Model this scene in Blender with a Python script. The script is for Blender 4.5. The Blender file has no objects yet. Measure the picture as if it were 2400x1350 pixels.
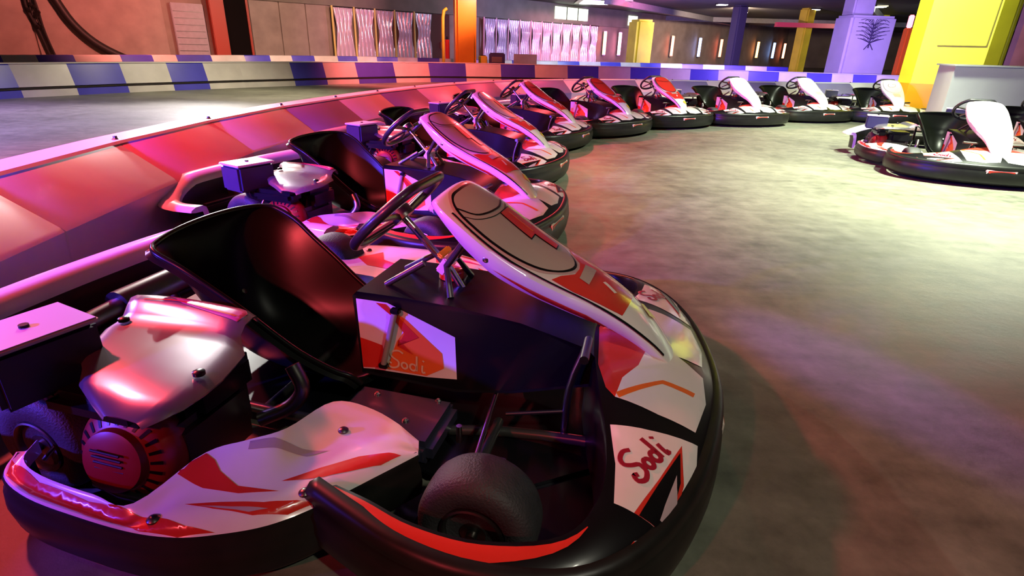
import bpy, bmesh, math, random
from mathutils import Vector, Matrix
from mathutils.bvhtree import BVHTree
from mathutils.geometry import tessellate_polygon
R = math.radians
random.seed(4)
S = bpy.context.scene
COL = S.collection

# ------------------------------------------------------------------ camera, world, exposure
CAMH, PITCH, ROLL = 1.05, R(23.28), R(-1.70)
cd = bpy.data.cameras.new('camera'); cam = bpy.data.objects.new('camera', cd); COL.objects.link(cam)
_r = Vector((1, 0, 0)); _u = Vector((0, math.sin(PITCH), math.cos(PITCH))); _f = Vector((0, math.cos(PITCH), -math.sin(PITCH)))
_r2 = _r*math.cos(ROLL) - _u*math.sin(ROLL); _u2 = _r*math.sin(ROLL) + _u*math.cos(ROLL)
cam.matrix_world = Matrix(((_r2.x, _u2.x, -_f.x, 0), (_r2.y, _u2.y, -_f.y, 0), (_r2.z, _u2.z, -_f.z, CAMH), (0, 0, 0, 1)))
cd.sensor_width = 36; cd.lens = 36*1310/2400; cd.clip_start = .02; cd.clip_end = 200
S.camera = cam
S.view_settings.view_transform = 'Standard'; S.view_settings.look = 'None'
S.view_settings.gamma = 1; S.view_settings.exposure = -.12; S.view_settings.use_curve_mapping = False
W = bpy.data.worlds.new('world'); S.world = W; W.use_nodes = True
W.node_tree.nodes['Background'].inputs[0].default_value = (.35, .25, .8, 1)
W.node_tree.nodes['Background'].inputs[1].default_value = .003

# ------------------------------------------------------------------ lights of the hall (unseen spots, some added as fill)
def spot(loc, tgt, col, power, ang=60, blend=.6, size=.12):
    l = bpy.data.lights.new('spot_light', 'SPOT'); l.color = col; l.energy = power
    l.spot_size = R(ang); l.spot_blend = blend; l.shadow_soft_size = size
    o = bpy.data.objects.new('spot_light', l); COL.objects.link(o); o.location = loc
    o.rotation_euler = (Vector(tgt)-Vector(loc)).to_track_quat('-Z', 'Y').to_euler()
    return o
RED, BLU, WHT, VIO = (1, .07, .09), (.10, .05, 1), (.88, 1, .74), (.52, .30, 1)
spot((-2.6, -2.4, 2.9), (-.3, 3.2, .2), RED, 330, 58, .5, .08)        # red spot behind the camera, left
spot((-3.6, 3.2, 3.3), (-1.9, 4.2, 0), RED, 1150, 120, .6, .12)       # red spot over the barrier
spot((-2.6, 9.6, 3.3), (-.8, 8.8, 0), RED, 1500, 110, .6, .12)
spot((1.2, 13.0, 3.3), (2.0, 9.6, 0), RED, 700, 90, .8, .12)
spot((-7.0, 13.5, 3.3), (-4.2, 4.6, .3), (1, .93, .90), 2600, 64, .8, .2)     # pale lamp across the track
spot((-5.4, 9.4, 3.3), (-2.25, 3.3, .5), (1, .96, .90), 1300, 34, .8, .06)   # pale spot added to whiten the barrier top
spot((-8.5, 6.5, 3.3), (-6.8, 6.4, 0), VIO, 2600, 130, .8, .2)       # violet lamp over the left track
spot((-4.5, 12.0, 3.3), (-5.0, 11.5, 0), (1, .85, .62), 1000, 130, .9, .2)  # warm fill light added over the left track
spot((4.4, 4.7, 3.35), (3.4, 4.8, 0), WHT, 4200, 92, 1, .12)        # pale lamp over the pit lane
spot((5.2, 8.0, 3.35), (4.6, 8.9, 0), WHT, 2600, 108, 1, .15)
spot((3.4, .4, 3.3), (6.0, 8.4, .7), WHT, 1100, 40, .8, .15)
spot((1.5, -1.0, 3.2), (.6, .9, .2), (1, .98, .80), 190, 42, .9, .08)
spot((-4.2, -.6, 1.7), (-1.35, 2.3, .5), BLU, 2600, 50, .7, .08)
spot((-3.9, -.9, 1.8), (-.2, 5.2, .5), BLU, 3200, 40, .7, .08)
spot((-2.3, -2.2, 2.95), (.7, 5.6, .0), RED, 1500, 32, .7, .06)        # second red spot, added to redden the floor farther out
spot((-1.5, 7.6, 3.0), (1.25, 1.75, 0), (.30, .15, 1), 3200, 5, .9, .03)  # narrow violet beam raking the floor
spot((8.0, 16.5, 3.3), (8.5, 19.5, .5), VIO, 1100, 120, .8, .2)
spot((-3.2, 15.0, 3.3), (-2.5, 18.5, .3), (1, .16, .16), 2200, 120, .8, .2)

# ------------------------------------------------------------------ materials
MATS = {}
def mat(name, col, rough=.4, metal=0, spec=.5, coat=0, emit=None, estr=1, trans=0, noise=0, nscale=8, bump=0, bscale=60):
    if name in MATS: return MATS[name]
    m = bpy.data.materials.new(name); m.use_nodes = True; nt = m.node_tree; b = nt.nodes['Principled BSDF']
    b.inputs['Base Color'].default_value = (*col, 1); b.inputs['Roughness'].default_value = rough
    b.inputs['Metallic'].default_value = metal; b.inputs['Specular IOR Level'].default_value = spec
    b.inputs['Coat Weight'].default_value = coat; b.inputs['Coat Roughness'].default_value = .08
    b.inputs['Transmission Weight'].default_value = trans
    if emit:
        b.inputs['Emission Color'].default_value = (*emit, 1); b.inputs['Emission Strength'].default_value = estr
    if noise or bump:
        tc = nt.nodes.new('ShaderNodeTexCoord'); n = nt.nodes.new('ShaderNodeTexNoise')
        n.inputs['Scale'].default_value = nscale; n.inputs['Detail'].default_value = 6
        nt.links.new(tc.outputs['Object'], n.inputs['Vector'])
        if noise:
            cr = nt.nodes.new('ShaderNodeMapRange'); cr.inputs[1].default_value = .3; cr.inputs[2].default_value = .7
            cr.inputs[3].default_value = 1-noise; cr.inputs[4].default_value = 1
            nt.links.new(n.outputs['Fac'], cr.inputs[0])
            mx = nt.nodes.new('ShaderNodeVectorMath'); mx.operation = 'SCALE'; mx.inputs[0].default_value = col
            nt.links.new(cr.outputs[0], mx.inputs['Scale']); nt.links.new(mx.outputs[0], b.inputs['Base Color'])
        if bump:
            n2 = nt.nodes.new('ShaderNodeTexNoise'); n2.inputs['Scale'].default_value = bscale
            nt.links.new(tc.outputs['Object'], n2.inputs['Vector'])
            bp = nt.nodes.new('ShaderNodeBump'); bp.inputs['Strength'].default_value = bump; bp.inputs['Distance'].default_value = .01
            nt.links.new(n2.outputs['Fac'], bp.inputs['Height']); nt.links.new(bp.outputs[0], b.inputs['Normal'])
    MATS[name] = m; return m
M_BLACK = mat('black_plastic', (.006, .006, .007), .30, spec=.26, coat=.04, noise=.3)
M_SKIRT = mat('bumper_rubber', (.012, .013, .011), .36, spec=.35, noise=.4, nscale=14)
M_SEAT = mat('seat_shell', (.007, .008, .006), .30, spec=.2)
M_WHITE = mat('white_plastic', (.82, .80, .76), .22, coat=.5, noise=.08)
M_RED = mat('red_vinyl', (.62, .035, .02), .25, coat=.5)
M_ORANGE = mat('orange_vinyl', (.85, .16, .02), .28, coat=.4)
M_PINK = mat('pale_grey_vinyl', (.45, .36, .38), .3, coat=.3)
M_YEL = mat('yellow_vinyl', (.85, .7, .04), .3)
M_GREY = mat('window_vinyl', (.42, .42, .36), .22, coat=.6)
M_TYRE = mat('tyre_rubber', (.035, .034, .036), .62, noise=.35, nscale=25, bump=.25, bscale=200)
M_METAL = mat('bare_metal', (.62, .60, .56), .25, 1)
M_DMETAL = mat('dark_metal', (.16, .15, .14), .35, 1)
M_COVER = mat('satin_cover', (.52, .49, .52), .24, .85, coat=.4)
M_STARTER = mat('red_starter', (.22, .012, .008), .38)
M_BOX = mat('airbox_plastic', (.030, .030, .085), .35, noise=.2)
M_LID = mat('airbox_lid', (.55, .52, .56), .35)
M_CREAM = mat('cream_vinyl', (.8, .62, .4), .3)
M_FRAME = mat('frame_paint', (.10, .10, .09), .3, .7)

# ------------------------------------------------------------------ mesh builder
def cat(pts, n=4, closed=False):
    P = [Vector(p) for p in pts]; out = []; N = len(P)
    rng = range(N if closed else N-1)
    for i in rng:
        if closed: p0, p1, p2, p3 = P[(i-1) % N], P[i], P[(i+1) % N], P[(i+2) % N]
        else:
            p1, p2 = P[i], P[i+1]; p0 = P[i-1] if i else p1*2-p2; p3 = P[i+2] if i+2 < N else p2*2-p1
        for k in range(n):
            t = k/n
            out.append(.5*((2*p1)+(p2-p0)*t+(2*p0-5*p1+4*p2-p3)*t*t+(3*p1-p0-3*p2+p3)*t**3))
    if not closed: out.append(P[-1].copy())
    return out
class MB:
    def __init__(s): s.v = []; s.f = []; s.m = []; s.nrm = {}; s.mats = []
    def mi(s, m):
        if m not in s.mats: s.mats.append(m)
        return s.mats.index(m)
    def add(s, vs, fs, m):
        o = len(s.v); s.v += [Vector(v) for v in vs]; i = s.mi(m)
        for f in fs: s.f.append([o+k for k in f]); s.m.append(i)
    def loft(s, rings, m, closed=True, cap=True, mats=None):
        o = len(s.v); n = len(rings[0])
        for r in rings: s.v += [Vector(p) for p in r]
        for j in range(len(rings)-1):
            for k in range(n if closed else n-1):
                a = o+j*n+k; b = o+j*n+(k+1) % n
                s.f.append([a, b, b+n, a+n]); s.m.append(s.mi(mats[k] if mats else m))
        if cap and closed:
            s.f.append([o+k for k in range(n)][::-1]); s.m.append(s.mi(m))
            s.f.append([o+(len(rings)-1)*n+k for k in range(n)]); s.m.append(s.mi(m))
    def tube(s, pts, r, m, n=10, smooth=0, closed=False):
        P = cat(pts, smooth, closed) if smooth else [Vector(p) for p in pts]
        rings = []; N = len(P); up = None
        for i, p in enumerate(P):
            a = P[(i-1) % N] if (i or closed) else p; b = P[(i+1) % N] if (i < N-1 or closed) else p
            t = (b-a).normalized()
            if up is None: up = t.orthogonal().normalized()
            up = (up - t*up.dot(t)).normalized(); w = t.cross(up)
            rr = r[i] if isinstance(r, (list, tuple)) else r
            rings.append([p+(up*math.cos(q)+w*math.sin(q))*rr for q in [2*math.pi*k/n for k in range(n)]])
        if closed:
            o = len(s.v)
            for q in rings: s.v += q
            for j in range(N):
                for k in range(n):
                    j2 = (j+1) % N
                    s.f.append([o+j*n+k, o+j*n+(k+1) % n, o+j2*n+(k+1) % n, o+j2*n+k]); s.m.append(s.mi(m))
        else: s.loft(rings, m)
    def lathe(s, prof, c, ax, m, n=32, mats=None):   # prof: (radius, along)
        c = Vector(c); ax = Vector(ax).normalized(); e = ax.orthogonal().normalized(); w = ax.cross(e)
        rings = [[c+ax*h+(e*math.cos(q)+w*math.sin(q))*r for q in [2*math.pi*k/n for k in range(n)]] for r, h in prof]
        s.loft(rings, m)
    def box(s, c, sz, m, rot=None, bev=.004):
        bm = bmesh.new(); bmesh.ops.create_cube(bm, size=1)
        for v in bm.verts: v.co = Vector((v.co.x*sz[0], v.co.y*sz[1], v.co.z*sz[2]))
        if bev: bmesh.ops.bevel(bm, geom=list(bm.edges), offset=min(bev, min(sz)*.4), segments=2, affect='EDGES')
        if rot is not None: bmesh.ops.transform(bm, matrix=rot.to_4x4(), verts=bm.verts)
        bm.verts.index_update()
        s.add([v.co+Vector(c) for v in bm.verts], [[v.index for v in f.verts] for f in bm.faces], m); bm.free()
    def prism(s, poly, axis, a, b, m):    # poly 2D in the two other axes
        def P(p, h):
            return {'z': Vector((p[0], p[1], h)), 'y': Vector((p[0], h, p[1])), 'x': Vector((h, p[0], p[1]))}[axis]
        s.loft([[P(p, a) for p in poly], [P(p, b) for p in poly]], m)
    def bm(s):
        b = bmesh.new(); vs = [b.verts.new(v) for v in s.v]
        for f, m in zip(s.f, s.m):
            try: q = b.faces.new([vs[k] for k in f]); q.material_index = m; q.smooth = True
            except ValueError: pass
        return b
    def solid(s, th):
        b = s.bm(); bmesh.ops.recalc_face_normals(b, faces=b.faces); bmesh.ops.solidify(b, geom=list(b.faces), thickness=th)
        b.verts.index_update(); s.v = [v.co.copy() for v in b.verts]; s.f = [[v.index for v in f.verts] for f in b.faces]
        s.m = [f.material_index for f in b.faces]; b.free()
    def tree(s):
        b = s.bm(); b.normal_update(); b.verts.ensure_lookup_table(); b.faces.ensure_lookup_table()
        return BVHTree.FromBMesh(b), b
    def decal(s, tb, shapes, O, ex, ey, en, lift=.0012, maxl=.013):
        """vinyl shapes laid on the surface: shapes = [(points2D or quad strip, material, level)]"""
        tree, base = tb; O, ex, ey, en = map(Vector, (O, ex, ey, en))
        for pts, m, lv in shapes:
            b = bmesh.new()
            if pts and isinstance(pts[0], list):
                for q in pts: b.faces.new([b.verts.new((p[0], p[1], 0)) for p in q])
            else:
                vs = [b.verts.new((p[0], p[1], 0)) for p in pts]
                for t in tessellate_polygon([[Vector((p[0], p[1], 0)) for p in pts]]):
                    try: b.faces.new([vs[k] for k in t])
                    except ValueError: pass
            for _ in range(6):
                long = [e for e in b.edges if e.calc_length() > maxl]
                if not long: break
                bmesh.ops.subdivide_edges(b, edges=long, cuts=1); bmesh.ops.triangulate(b, faces=b.faces)
            off = len(s.v); b.verts.index_update(); ok = {}
            for v in b.verts:
                p = O+ex*v.co.x+ey*v.co.y+en*1.0
                h, n, fi, d = tree.ray_cast(p, -en)
                if h is None: s.v.append(p); ok[v.index] = False; continue
                wn = Vector((0, 0, 0))
                for fv in base.faces[fi].verts: wn += fv.normal/max((fv.co-h).length, 1e-5)
                wn.normalize()
                if wn.dot(n) < 0: wn = -wn
                if wn.dot(en) < 0: wn = -wn
                s.nrm[len(s.v)] = wn; s.v.append(h+wn*lift*lv); ok[v.index] = True
            mi = s.mi(m)
            for f in b.faces:
                idx = [v.index for v in f.verts]
                if all(ok[i] for i in idx):
                    a, c, d = [s.v[off+i] for i in idx[:3]]
                    if max((a-c).length, (c-d).length, (a-d).length) > 3.5*maxl+.02: continue
                    if (c-a).cross(d-a).dot(en) < 0: idx = idx[::-1]
                    s.f.append([off+i for i in idx]); s.m.append(mi)
            b.free()
    def build(s, name, parent=None, ang=38, loc=None, kind=None, label=None):
        # drop loose verts keeps data simple
        me = bpy.data.meshes.new(name); used = sorted({k for f in s.f for k in f}); mp = {k: i for i, k in enumerate(used)}
        me.from_pydata([s.v[k] for k in used], [], [[mp[k] for k in f] for f in s.f])
        for m in s.mats: me.materials.append(m)
        me.polygons.foreach_set('material_index', s.m); me.polygons.foreach_set('use_smooth', [True]*len(s.f))
        b = bmesh.new(); b.from_mesh(me)
        if not s.nrm: bmesh.ops.recalc_face_normals(b, faces=b.faces)
        else:
            dv = {mp[k] for k in s.nrm if k in mp}
            bmesh.ops.recalc_face_normals(b, faces=[f for f in b.faces if f.verts[0].index not in dv])
        b.to_mesh(me); b.free()
        me.set_sharp_from_angle(angle=R(ang))
        if s.nrm:
            cn = [Vector(c.vector) for c in me.corner_normals]; inv = {mp[k]: n for k, n in s.nrm.items() if k in mp}
            for i, l in enumerate(me.loops):
                if l.vertex_index in inv: cn[i] = inv[l.vertex_index]
            me.normals_split_custom_set(cn)
        o = bpy.data.objects.new(name, me); COL.objects.link(o)
        if parent: o.parent = parent
        if loc: o.location = loc
        if kind: o['kind'] = kind
        if label: o['label'] = label
        return o
def tag(o, label=None, cat_=None, group=None, kind=None):
    if label: o['label'] = label
    if cat_: o['category'] = cat_
    if group: o['group'] = group
    if kind: o['kind'] = kind
    return o
def empty(name, loc=(0, 0, 0), rz=0):
    o = bpy.data.objects.new(name, None); COL.objects.link(o); o.location = loc; o.rotation_euler = (0, 0, rz)
    o.empty_display_size = .2; return o
def kids(o): return [c for c in bpy.data.objects if c.parent == o]
def copy_tree(o, parent=None):
    c = o.copy(); COL.objects.link(c); c.parent = parent
    for ch in kids(o): copy_tree(ch, c)
    return c
def ribbon(pts, w, sm=4):
    P = cat([(p[0], p[1], 0) for p in pts], sm) if sm else [Vector((p[0], p[1], 0)) for p in pts]
    L = []
    for i, p in enumerate(P):
        t = (P[min(i+1, len(P)-1)]-P[max(i-1, 0)]).normalized(); n = Vector((-t.y, t.x, 0))*w*.5
        L.append((p+n, p-n))
    return [[tuple(L[i][0][:2]), tuple(L[i][1][:2]), tuple(L[i+1][1][:2]), tuple(L[i+1][0][:2])] for i in range(len(L)-1)]
def logo(o, ex, ey, h, w=.13):
    """handwritten four letter word Sodi as ribbons, baseline origin o, directions ex ey, height h"""
    circ = lambda cx, cy, r: [(cx+r*math.cos(a), cy+r*1.1*math.sin(a)) for a in [R(80+k*40) for k in range(10)]]
    st = [[(.95, .95), (.7, 1.08), (.35, .98), (.22, .75), (.42, .55), (.66, .4), (.62, .1), (.3, -.05), (.02, .08), (.08, .28), (.25, .22)],
          circ(1.0, .22, .17), circ(1.5, .22, .18), [(1.74, .95), (1.72, .5), (1.7, .02)], [(2.05, .45), (2.02, .2), (2.05, 0), (2.2, .05)], [(2.08, .68), (2.14, .76)]]
    out = []
    for s_ in st:
        pts = [(o[0]+(ex[0]*p[0]+ey[0]*p[1])*h, o[1]+(ex[1]*p[0]+ey[1]*p[1])*h) for p in s_]
        out += ribbon(pts, w*h, 3)
    return out
def mir(poly): return [(x, -y) for x, y in poly]

def sweep(path, prof, z=None):     # path of 2D points, outward = right of travel; prof = [(out, z)]
    rings = []
    for i, p in enumerate(path):
        a = path[max(i-1, 0)]; b = path[min(i+1, len(path)-1)]; t = (b-a).normalized(); n = Vector((t.y, -t.x, 0))
        rings.append([Vector((p.x+n.x*o, p.y+n.y*o, q)) for o, q in prof])
    return rings
V3 = lambda P: [(p[0], p[1], 0) for p in P]

# ------------------------------------------------------------------ the go-kart, x forward, y left
NOSE_H = [(.20, -.675), (.32, -.72), (.45, -.762), (.6, -.775), (.78, -.735), (.91, -.61), (1.0, -.42), (1.05, -.2), (1.068, 0)]
NOSE = NOSE_H + [(x, -y) for x, y in NOSE_H[:-1][::-1]]
INN_H = [(.25, -.64, .19), (.345, -.672, .205), (.46, -.708, .212), (.6, -.712, .215), (.74, -.665, .225), (.795, -.56, .245), (.785, -.40, .262), (.735, -.2, .30), (.70, 0, .325)]
INN = INN_H + [(x, -y, z) for x, y, z in INN_H[:-1][::-1]]
def ipl(v, tb_):
    for (a0, b0), (a1, b1) in zip(tb_, tb_[1:]):
        if a0 >= v >= a1: return b0+(b1-b0)*(v-a0)/(a1-a0)
    return tb_[-1][1]
def make_kart():
    K = empty('go_kart')
    # --- front bumper skirt
    path = cat(V3(NOSE), 5); m = MB()
    prof = [(-.035, .205), (-.012, .208), (.0, .195), (.006, .178), (.0, .165), (.010, .145), (.014, .105), (.008, .065), (-.006, .04), (-.04, .03), (-.045, .12)]
    rings = sweep(path, prof)
    c0 = sum(rings[0], Vector())/len(prof)
    m.loft([[c0+(p-c0)*.5+Vector((-.02, 0, 0)) for p in rings[0]]]+rings+[[Vector((q.x, -q.y, q.z)) for q in [c0+(p-c0)*.5+Vector((-.02, 0, 0)) for p in rings[0]]]], M_SKIRT)
    fb = m.build('front_bumper', K, ang=60)
    m = MB(); m.box((1.064, -.02, .150), (.014, .24, .040), mat('number_plate', (.85, .7, .62), .35), bev=.008)
    m.box((1.070, -.02, .150), (.006, .20, .024), M_RED, bev=.002)
    m.build('front_sticker', fb)
    # --- nose panel
    m = MB(); outer = cat(V3(NOSE), 5); inner = cat(INN, 5); rings = []
    for o, i in zip(outer, inner):
        d = Vector((i.x-o.x, i.y-o.y, 0)).normalized(); O_ = Vector((o.x, o.y, .198))+d*.016; r = []
        for k in range(9):
            s_ = k/8; z = O_.z+(i.z-O_.z)*math.sin(s_*math.pi/2)**.8 if k else O_.z
            r.append(Vector((O_.x+(i.x-O_.x)*s_, O_.y+(i.y-O_.y)*s_, z)))
        r.append(Vector((i.x, i.y, i.z-.012))+d*.006); r.append(Vector((i.x, i.y, .07))+d*.012)
        r.append(Vector((i.x, i.y, .07))-d*.004); r.append(Vector((O_.x, O_.y, .17)))
        rings.append(r)
    m.loft(rings, M_BLACK)
    tb = m.tree()
    W1 = [(.835, -.13), (.85, -.05), (.88, .0), (.94, .0), (1.01, -.03), (1.015, -.14), (.985, -.275), (.894, -.284), (.790, -.275), (.80, -.2)]
    REDP = [(.715, .0), (.88, .0), (.85, -.05), (.835, -.13), (.80, -.2), (.79, -.275), (.765, -.25), (.735, -.17)]
    W2 = [(.790, -.365), (.88, -.345), (.990, -.312), (.985, -.42), (.962, -.51), (.935, -.578), (.822, -.576), (.814, -.476)]
    BT = [(.862, -.577), (.904, -.475), (.952, -.345), (.958, -.45), (.932, -.577)]
    BT2 = [(.871, -.577), (.907, -.478), (.948, -.37), (.950, -.45), (.926, -.577)]
    GT = [(.910, -.560), (.941, -.437), (.943, -.5), (.928, -.56)]
    SL = [(.867, -.625), (.896, -.600), (.920, -.592), (.912, -.608), (.883, -.63)]
    SL2 = [(.862, -.634), (.867, -.625), (.883, -.63), (.912, -.608), (.915, -.615), (.885, -.645)]
    e = Vector((.42, .907)); f_ = Vector((-.907, .42))
    band = []
    for i in range(0, 22):
        o, q = outer[i], inner[i]; g = lambda t, o=o, q=q: (o.x+(q.x-o.x)*t, o.y+(q.y-o.y)*t)
        o2, q2 = outer[i+1], inner[i+1]; g2 = lambda t: (o2.x+(q2.x-o2.x)*t, o2.y+(q2.y-o2.y)*t)
        w = min(1, (22-i)/9); band.append([g(.84-.62*w), g(.86), g2(.86), g2(.84-.62*min(1, (21-i)/9))])
    sh = []
    for fl in (0, 1):
        F = mir if fl else (lambda q: q)
        sh += [(F(W1), M_WHITE, 1), (F(REDP), M_RED, 1), (F(W2), M_WHITE, 1), (F(BT), M_RED, 2), (F(BT2), M_BLACK, 3), (F(GT), M_PINK, 4),
               (F(SL), M_PINK, 1), (F(SL2), M_RED, 1)]
        sh.append(([[(p[0], -p[1]) for p in q] for q in band] if fl else band, M_RED, 1))
    sh.append((logo((.868, -.505), e, f_, .062, .17), mat('dark_red_vinyl', (.3, .01, .03), .3), 3))
    sh.append((logo((.855, .40), e, f_, .062, .17), MATS['dark_red_vinyl'], 3))
    sh.append(([(.79, -.26), (.90, -.15), (.985, -.13), (.98, -.15), (.9, -.165), (.80, -.275)], M_ORANGE, 2))
    m.decal(tb, sh, (0, 0, 0), (1, 0, 0), (0, 1, 0), (0, 0, 1))
    m.build('nose_panel', K, ang=50)
    # --- side pods
    PO = [(-.52, -.74), (-.47, -.80), (-.36, -.832), (-.21, -.842), (-.08, -.842), (.01, -.828), (.08, -.80), (.16, -.752), (.225, -.68), (.30, -.565), (.36, -.47)]
    PR = [(-.50, -.70, .17), (-.45, -.765, .18), (-.36, -.793, .18), (-.21, -.803, .18), (-.11, -.80, .18), (-.06, -.655, .19), (0, -.60, .195), (.055, -.53, .19), (.07, -.36, .155), (.17, -.33, .13), (.33, -.40, .13)]
    PL = [(-.50, -.62, .19), (-.45, -.45, .20), (-.36, -.38, .2), (-.21, -.36, .2), (-.08, -.35, .2), (.01, -.35, .2), (.06, -.35, .2), (.11, -.35, .19), (.17, -.35, .17), (.25, -.37, .15), (.33, -.40, .13)]
    fl_ = dict(
        R1=[(-.085, -.72), (-.057, -.658), (-.03, -.665), (-.002, -.683), (.056, -.702), (.145, -.688), (.071, -.719), (-.008, -.728)],
        R2=[(-.012, -.774), (.055, -.749), (.135, -.723), (.222, -.674), (.185, -.72), (.130, -.752), (.051, -.768)],
        R2b=[(.02, -.771), (.08, -.754), (.15, -.73), (.12, -.750), (.06, -.764)],
        R3=[(-.50, -.76), (-.46, -.80), (-.36, -.826), (-.189, -.838), (-.063, -.838), (.015, -.826), (.077, -.798), (.02, -.81), (-.031, -.810), (-.080, -.812), (-.214, -.813), (-.36, -.802), (-.45, -.776)],
        R4=[(.13, -.66), (.180, -.593), (.24, -.53), (.30, -.50), (.329, -.495), (.30, -.54), (.25, -.585), (.207, -.62)],
        R5=[(.02, -.62), (.07, -.59), (.13, -.57), (.16, -.53), (.11, -.555), (.05, -.57), (.01, -.60)])
    big = [(-.40, -.60), (-.30, -.50), (-.12, -.47), (.05, -.52), (-.05, -.55), (-.18, -.56), (-.28, -.61), (-.33, -.70)]
    for side, inn in ((1, PR), (-1, PL)):
        outer = cat(V3(PO), 5); inner = cat(inn, 5); m = MB(); rings = []
        for o, i in zip(outer, inner):
            L = (Vector((i.x, i.y, 0))-Vector((o.x, o.y, 0))); r = [Vector((o.x, o.y, .160))]
            for k in range(1, 15):
                s_ = k/14; z = .165+(i.z-.165)*s_+.022*min(1, L.length/.16)*math.sin(min(s_*L.length/.05, 1)*math.pi/2)-.012*math.sin(s_*math.pi)**2
                r.append(Vector((o.x+L.x*s_, o.y+L.y*s_, z)))
            r.append(Vector((i.x, i.y, i.z-.03))); r.append(Vector((o.x, o.y, .145))+L.normalized()*.01)
            rings.append(r)
        m.loft(rings, M_WHITE)
        tb = m.tree()
        sh = [(fl_['R1'], M_RED, 1), (fl_['R2'], M_RED, 1), (fl_['R2b'], M_PINK, 2), (fl_['R3'], M_RED, 1), (fl_['R4'], M_RED, 1), (fl_['R5'], M_PINK, 1)]
        if side < 0: sh += [(big, M_RED, 1)]
        m.decal(tb, sh, (0, 0, 0), (1, 0, 0), (0, 1, 0), (0, 0, 1))
        if side < 0:
            for v in m.v: v.y = -v.y
            for n in m.nrm.values(): n.y = -n.y
            m.f = [f[::-1] for f in m.f]
        pod = m.build('side_pod', K, ang=50)
        m = MB(); pr = [(-.03, .150), (-.006, .165), (.004, .155), (.000, .140), (.010, .125), (.014, .09), (.008, .05), (-.008, .03), (-.035, .035)]
        rg = sweep(cat(V3(PO), 5), pr)
        if side < 0: rg = [[Vector((p.x, -p.y, p.z)) for p in r] for r in rg]
        m.loft(rg, M_SKIRT); m.build('pod_skirt', pod, ang=60)
        for bx, by in ((-.049, -.815), (.195, -.672), (.150, -.448)) if side > 0 else ((-.049, -.79), (.195, -.672), (-.4, -.70)):
            m = MB(); z = .19; h = tb[0].ray_cast(Vector((bx, by, 1)), Vector((0, 0, -1)))[0]
            if h: z = h.z
            m.lathe([(.0, 0), (.013, 0), (.013, .004), (.009, .008), (.004, .010), (0, .010)], (bx, by*side, z), (0, 0, 1), M_DMETAL, 14)
            m.build('bolt', pod)
    # --- rear bumper
    RB = [(-.68, .775), (-.80, .785), (-.91, .74), (-.99, .6), (-1.03, .3), (-1.04, 0), (-1.03, -.3), (-.99, -.6), (-.91, -.74), (-.80, -.785), (-.68, -.775)]
    m = MB(); pr = [(-.12, .285), (-.115, .30), (-.08, .318), (-.03, .315), (-.008, .295), (.0, .26), (.006, .2), (.01, .12), (.0, .06), (-.02, .05), (-.025, .2), (-.04, .27), (-.09, .275)]
    n_ = len(pr); rg = sweep([Vector((p.x, p.y, 0)) for p in cat(V3(RB[::-1]), 5)][::-1], [(-o, z) for o, z in pr])
    for r in rg:
        q = max(0, abs(sum(p.y for p in r)/n_)-.55)/.25; q = min(q, 1)
        for p in r: p.z -= .085*q*max(0, (p.z-.05)/.27)
    m.loft(rg, M_WHITE, mats=[M_WHITE]*5+[M_SKIRT]*(n_-5))
    tb = m.tree()
    m.decal(tb, [([(-1.00, .42), (-1.015, .22), (-.985, .1), (-.965, .12), (-.965, .3)], M_RED, 1), ([(-1.01, -.15), (-.995, -.42), (-.96, -.40), (-.965, -.22)], M_RED, 1),
                 (logo((-.975, .04), Vector((0, -1)), Vector((-1, 0)), .036, .15), M_ORANGE, 1)], (0, 0, 0), (1, 0, 0), (0, 1, 0), (0, 0, 1))
    rb = m.build('rear_bumper', K, ang=50)
    # inner rear shelf
    m = MB(); m.box((-.86, 0, .16), (.05, 1.3, .035), M_SKIRT, bev=.012)
    for y in (-.3, .3): m.box((-.94, y, .16), (.16, .04, .03), M_FRAME)
    m.build('rear_frame', K)
    # --- wheels
    for x, y, r, w in ((.55, -.575, .130, .128), (.55, .575, .130, .128), (-.53, -.60, .138, .18), (-.53, .60, .138, .18)):
        sg = 1 if y > 0 else -1; m = MB(); h = w/2
        m.lathe([(.066, -h+.012), (.078, -h), (r*.82, -h+.002), (r*.93, -h+.01), (r*.985, -h+.026), (r, -h+.05), (r, h-.05), (r*.985, h-.026), (r*.93, h-.01), (r*.82, h-.002), (.078, h), (.066, h-.012)], (x, y, r), (0, sg, 0), M_TYRE, 44)
        ty = m.build('tyre', K, ang=50)
        m = MB(); m.lathe([(.0, -h+.02), (.05, -h+.02), (.062, -h+.004), (.07, -h+.0), (.07, h-.0), (.066, h+.002), (.060, h-.004), (.056, h-.035), (.03, h-.045), (.028, h-.01), (.012, h-.008), (.012, h+.006), (0, h+.006)], (x, y, r), (0, sg, 0), M_DMETAL, 36)
        for k in range(3):
            a = k*2.094+.4; m.tube([(x+.043*math.cos(a), y+sg*(h-.045), r+.043*math.sin(a)), (x+.043*math.cos(a), y+sg*(h-.018), r+.043*math.sin(a))], .007, M_METAL, 6)
        m.build('wheel_rim', ty, ang=40)
    # --- frame, floor tray, axle
    m = MB()
    for s_ in (1, -1):
        m.tube([(-.95, .30*s_, .07), (-.4, .31*s_, .065), (.1, .30*s_, .06), (.5, .2*s_, .06), (.85, .2*s_, .08), (.93, .3*s_, .1)], .015, M_FRAME, smooth=4)
        m.tube([(.05, .30*s_, .06), (.1, .5*s_, .08), (.05, .68*s_, .09), (-.35, .70*s_, .09), (-.42, .5*s_, .08), (-.4, .30*s_, .065)], .012, M_FRAME, smooth=4)
        m.tube([(.48, .2*s_, .09), (.5, .42*s_, .12), (.55, .50*s_, .13)], .014, M_FRAME, smooth=3)
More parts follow.
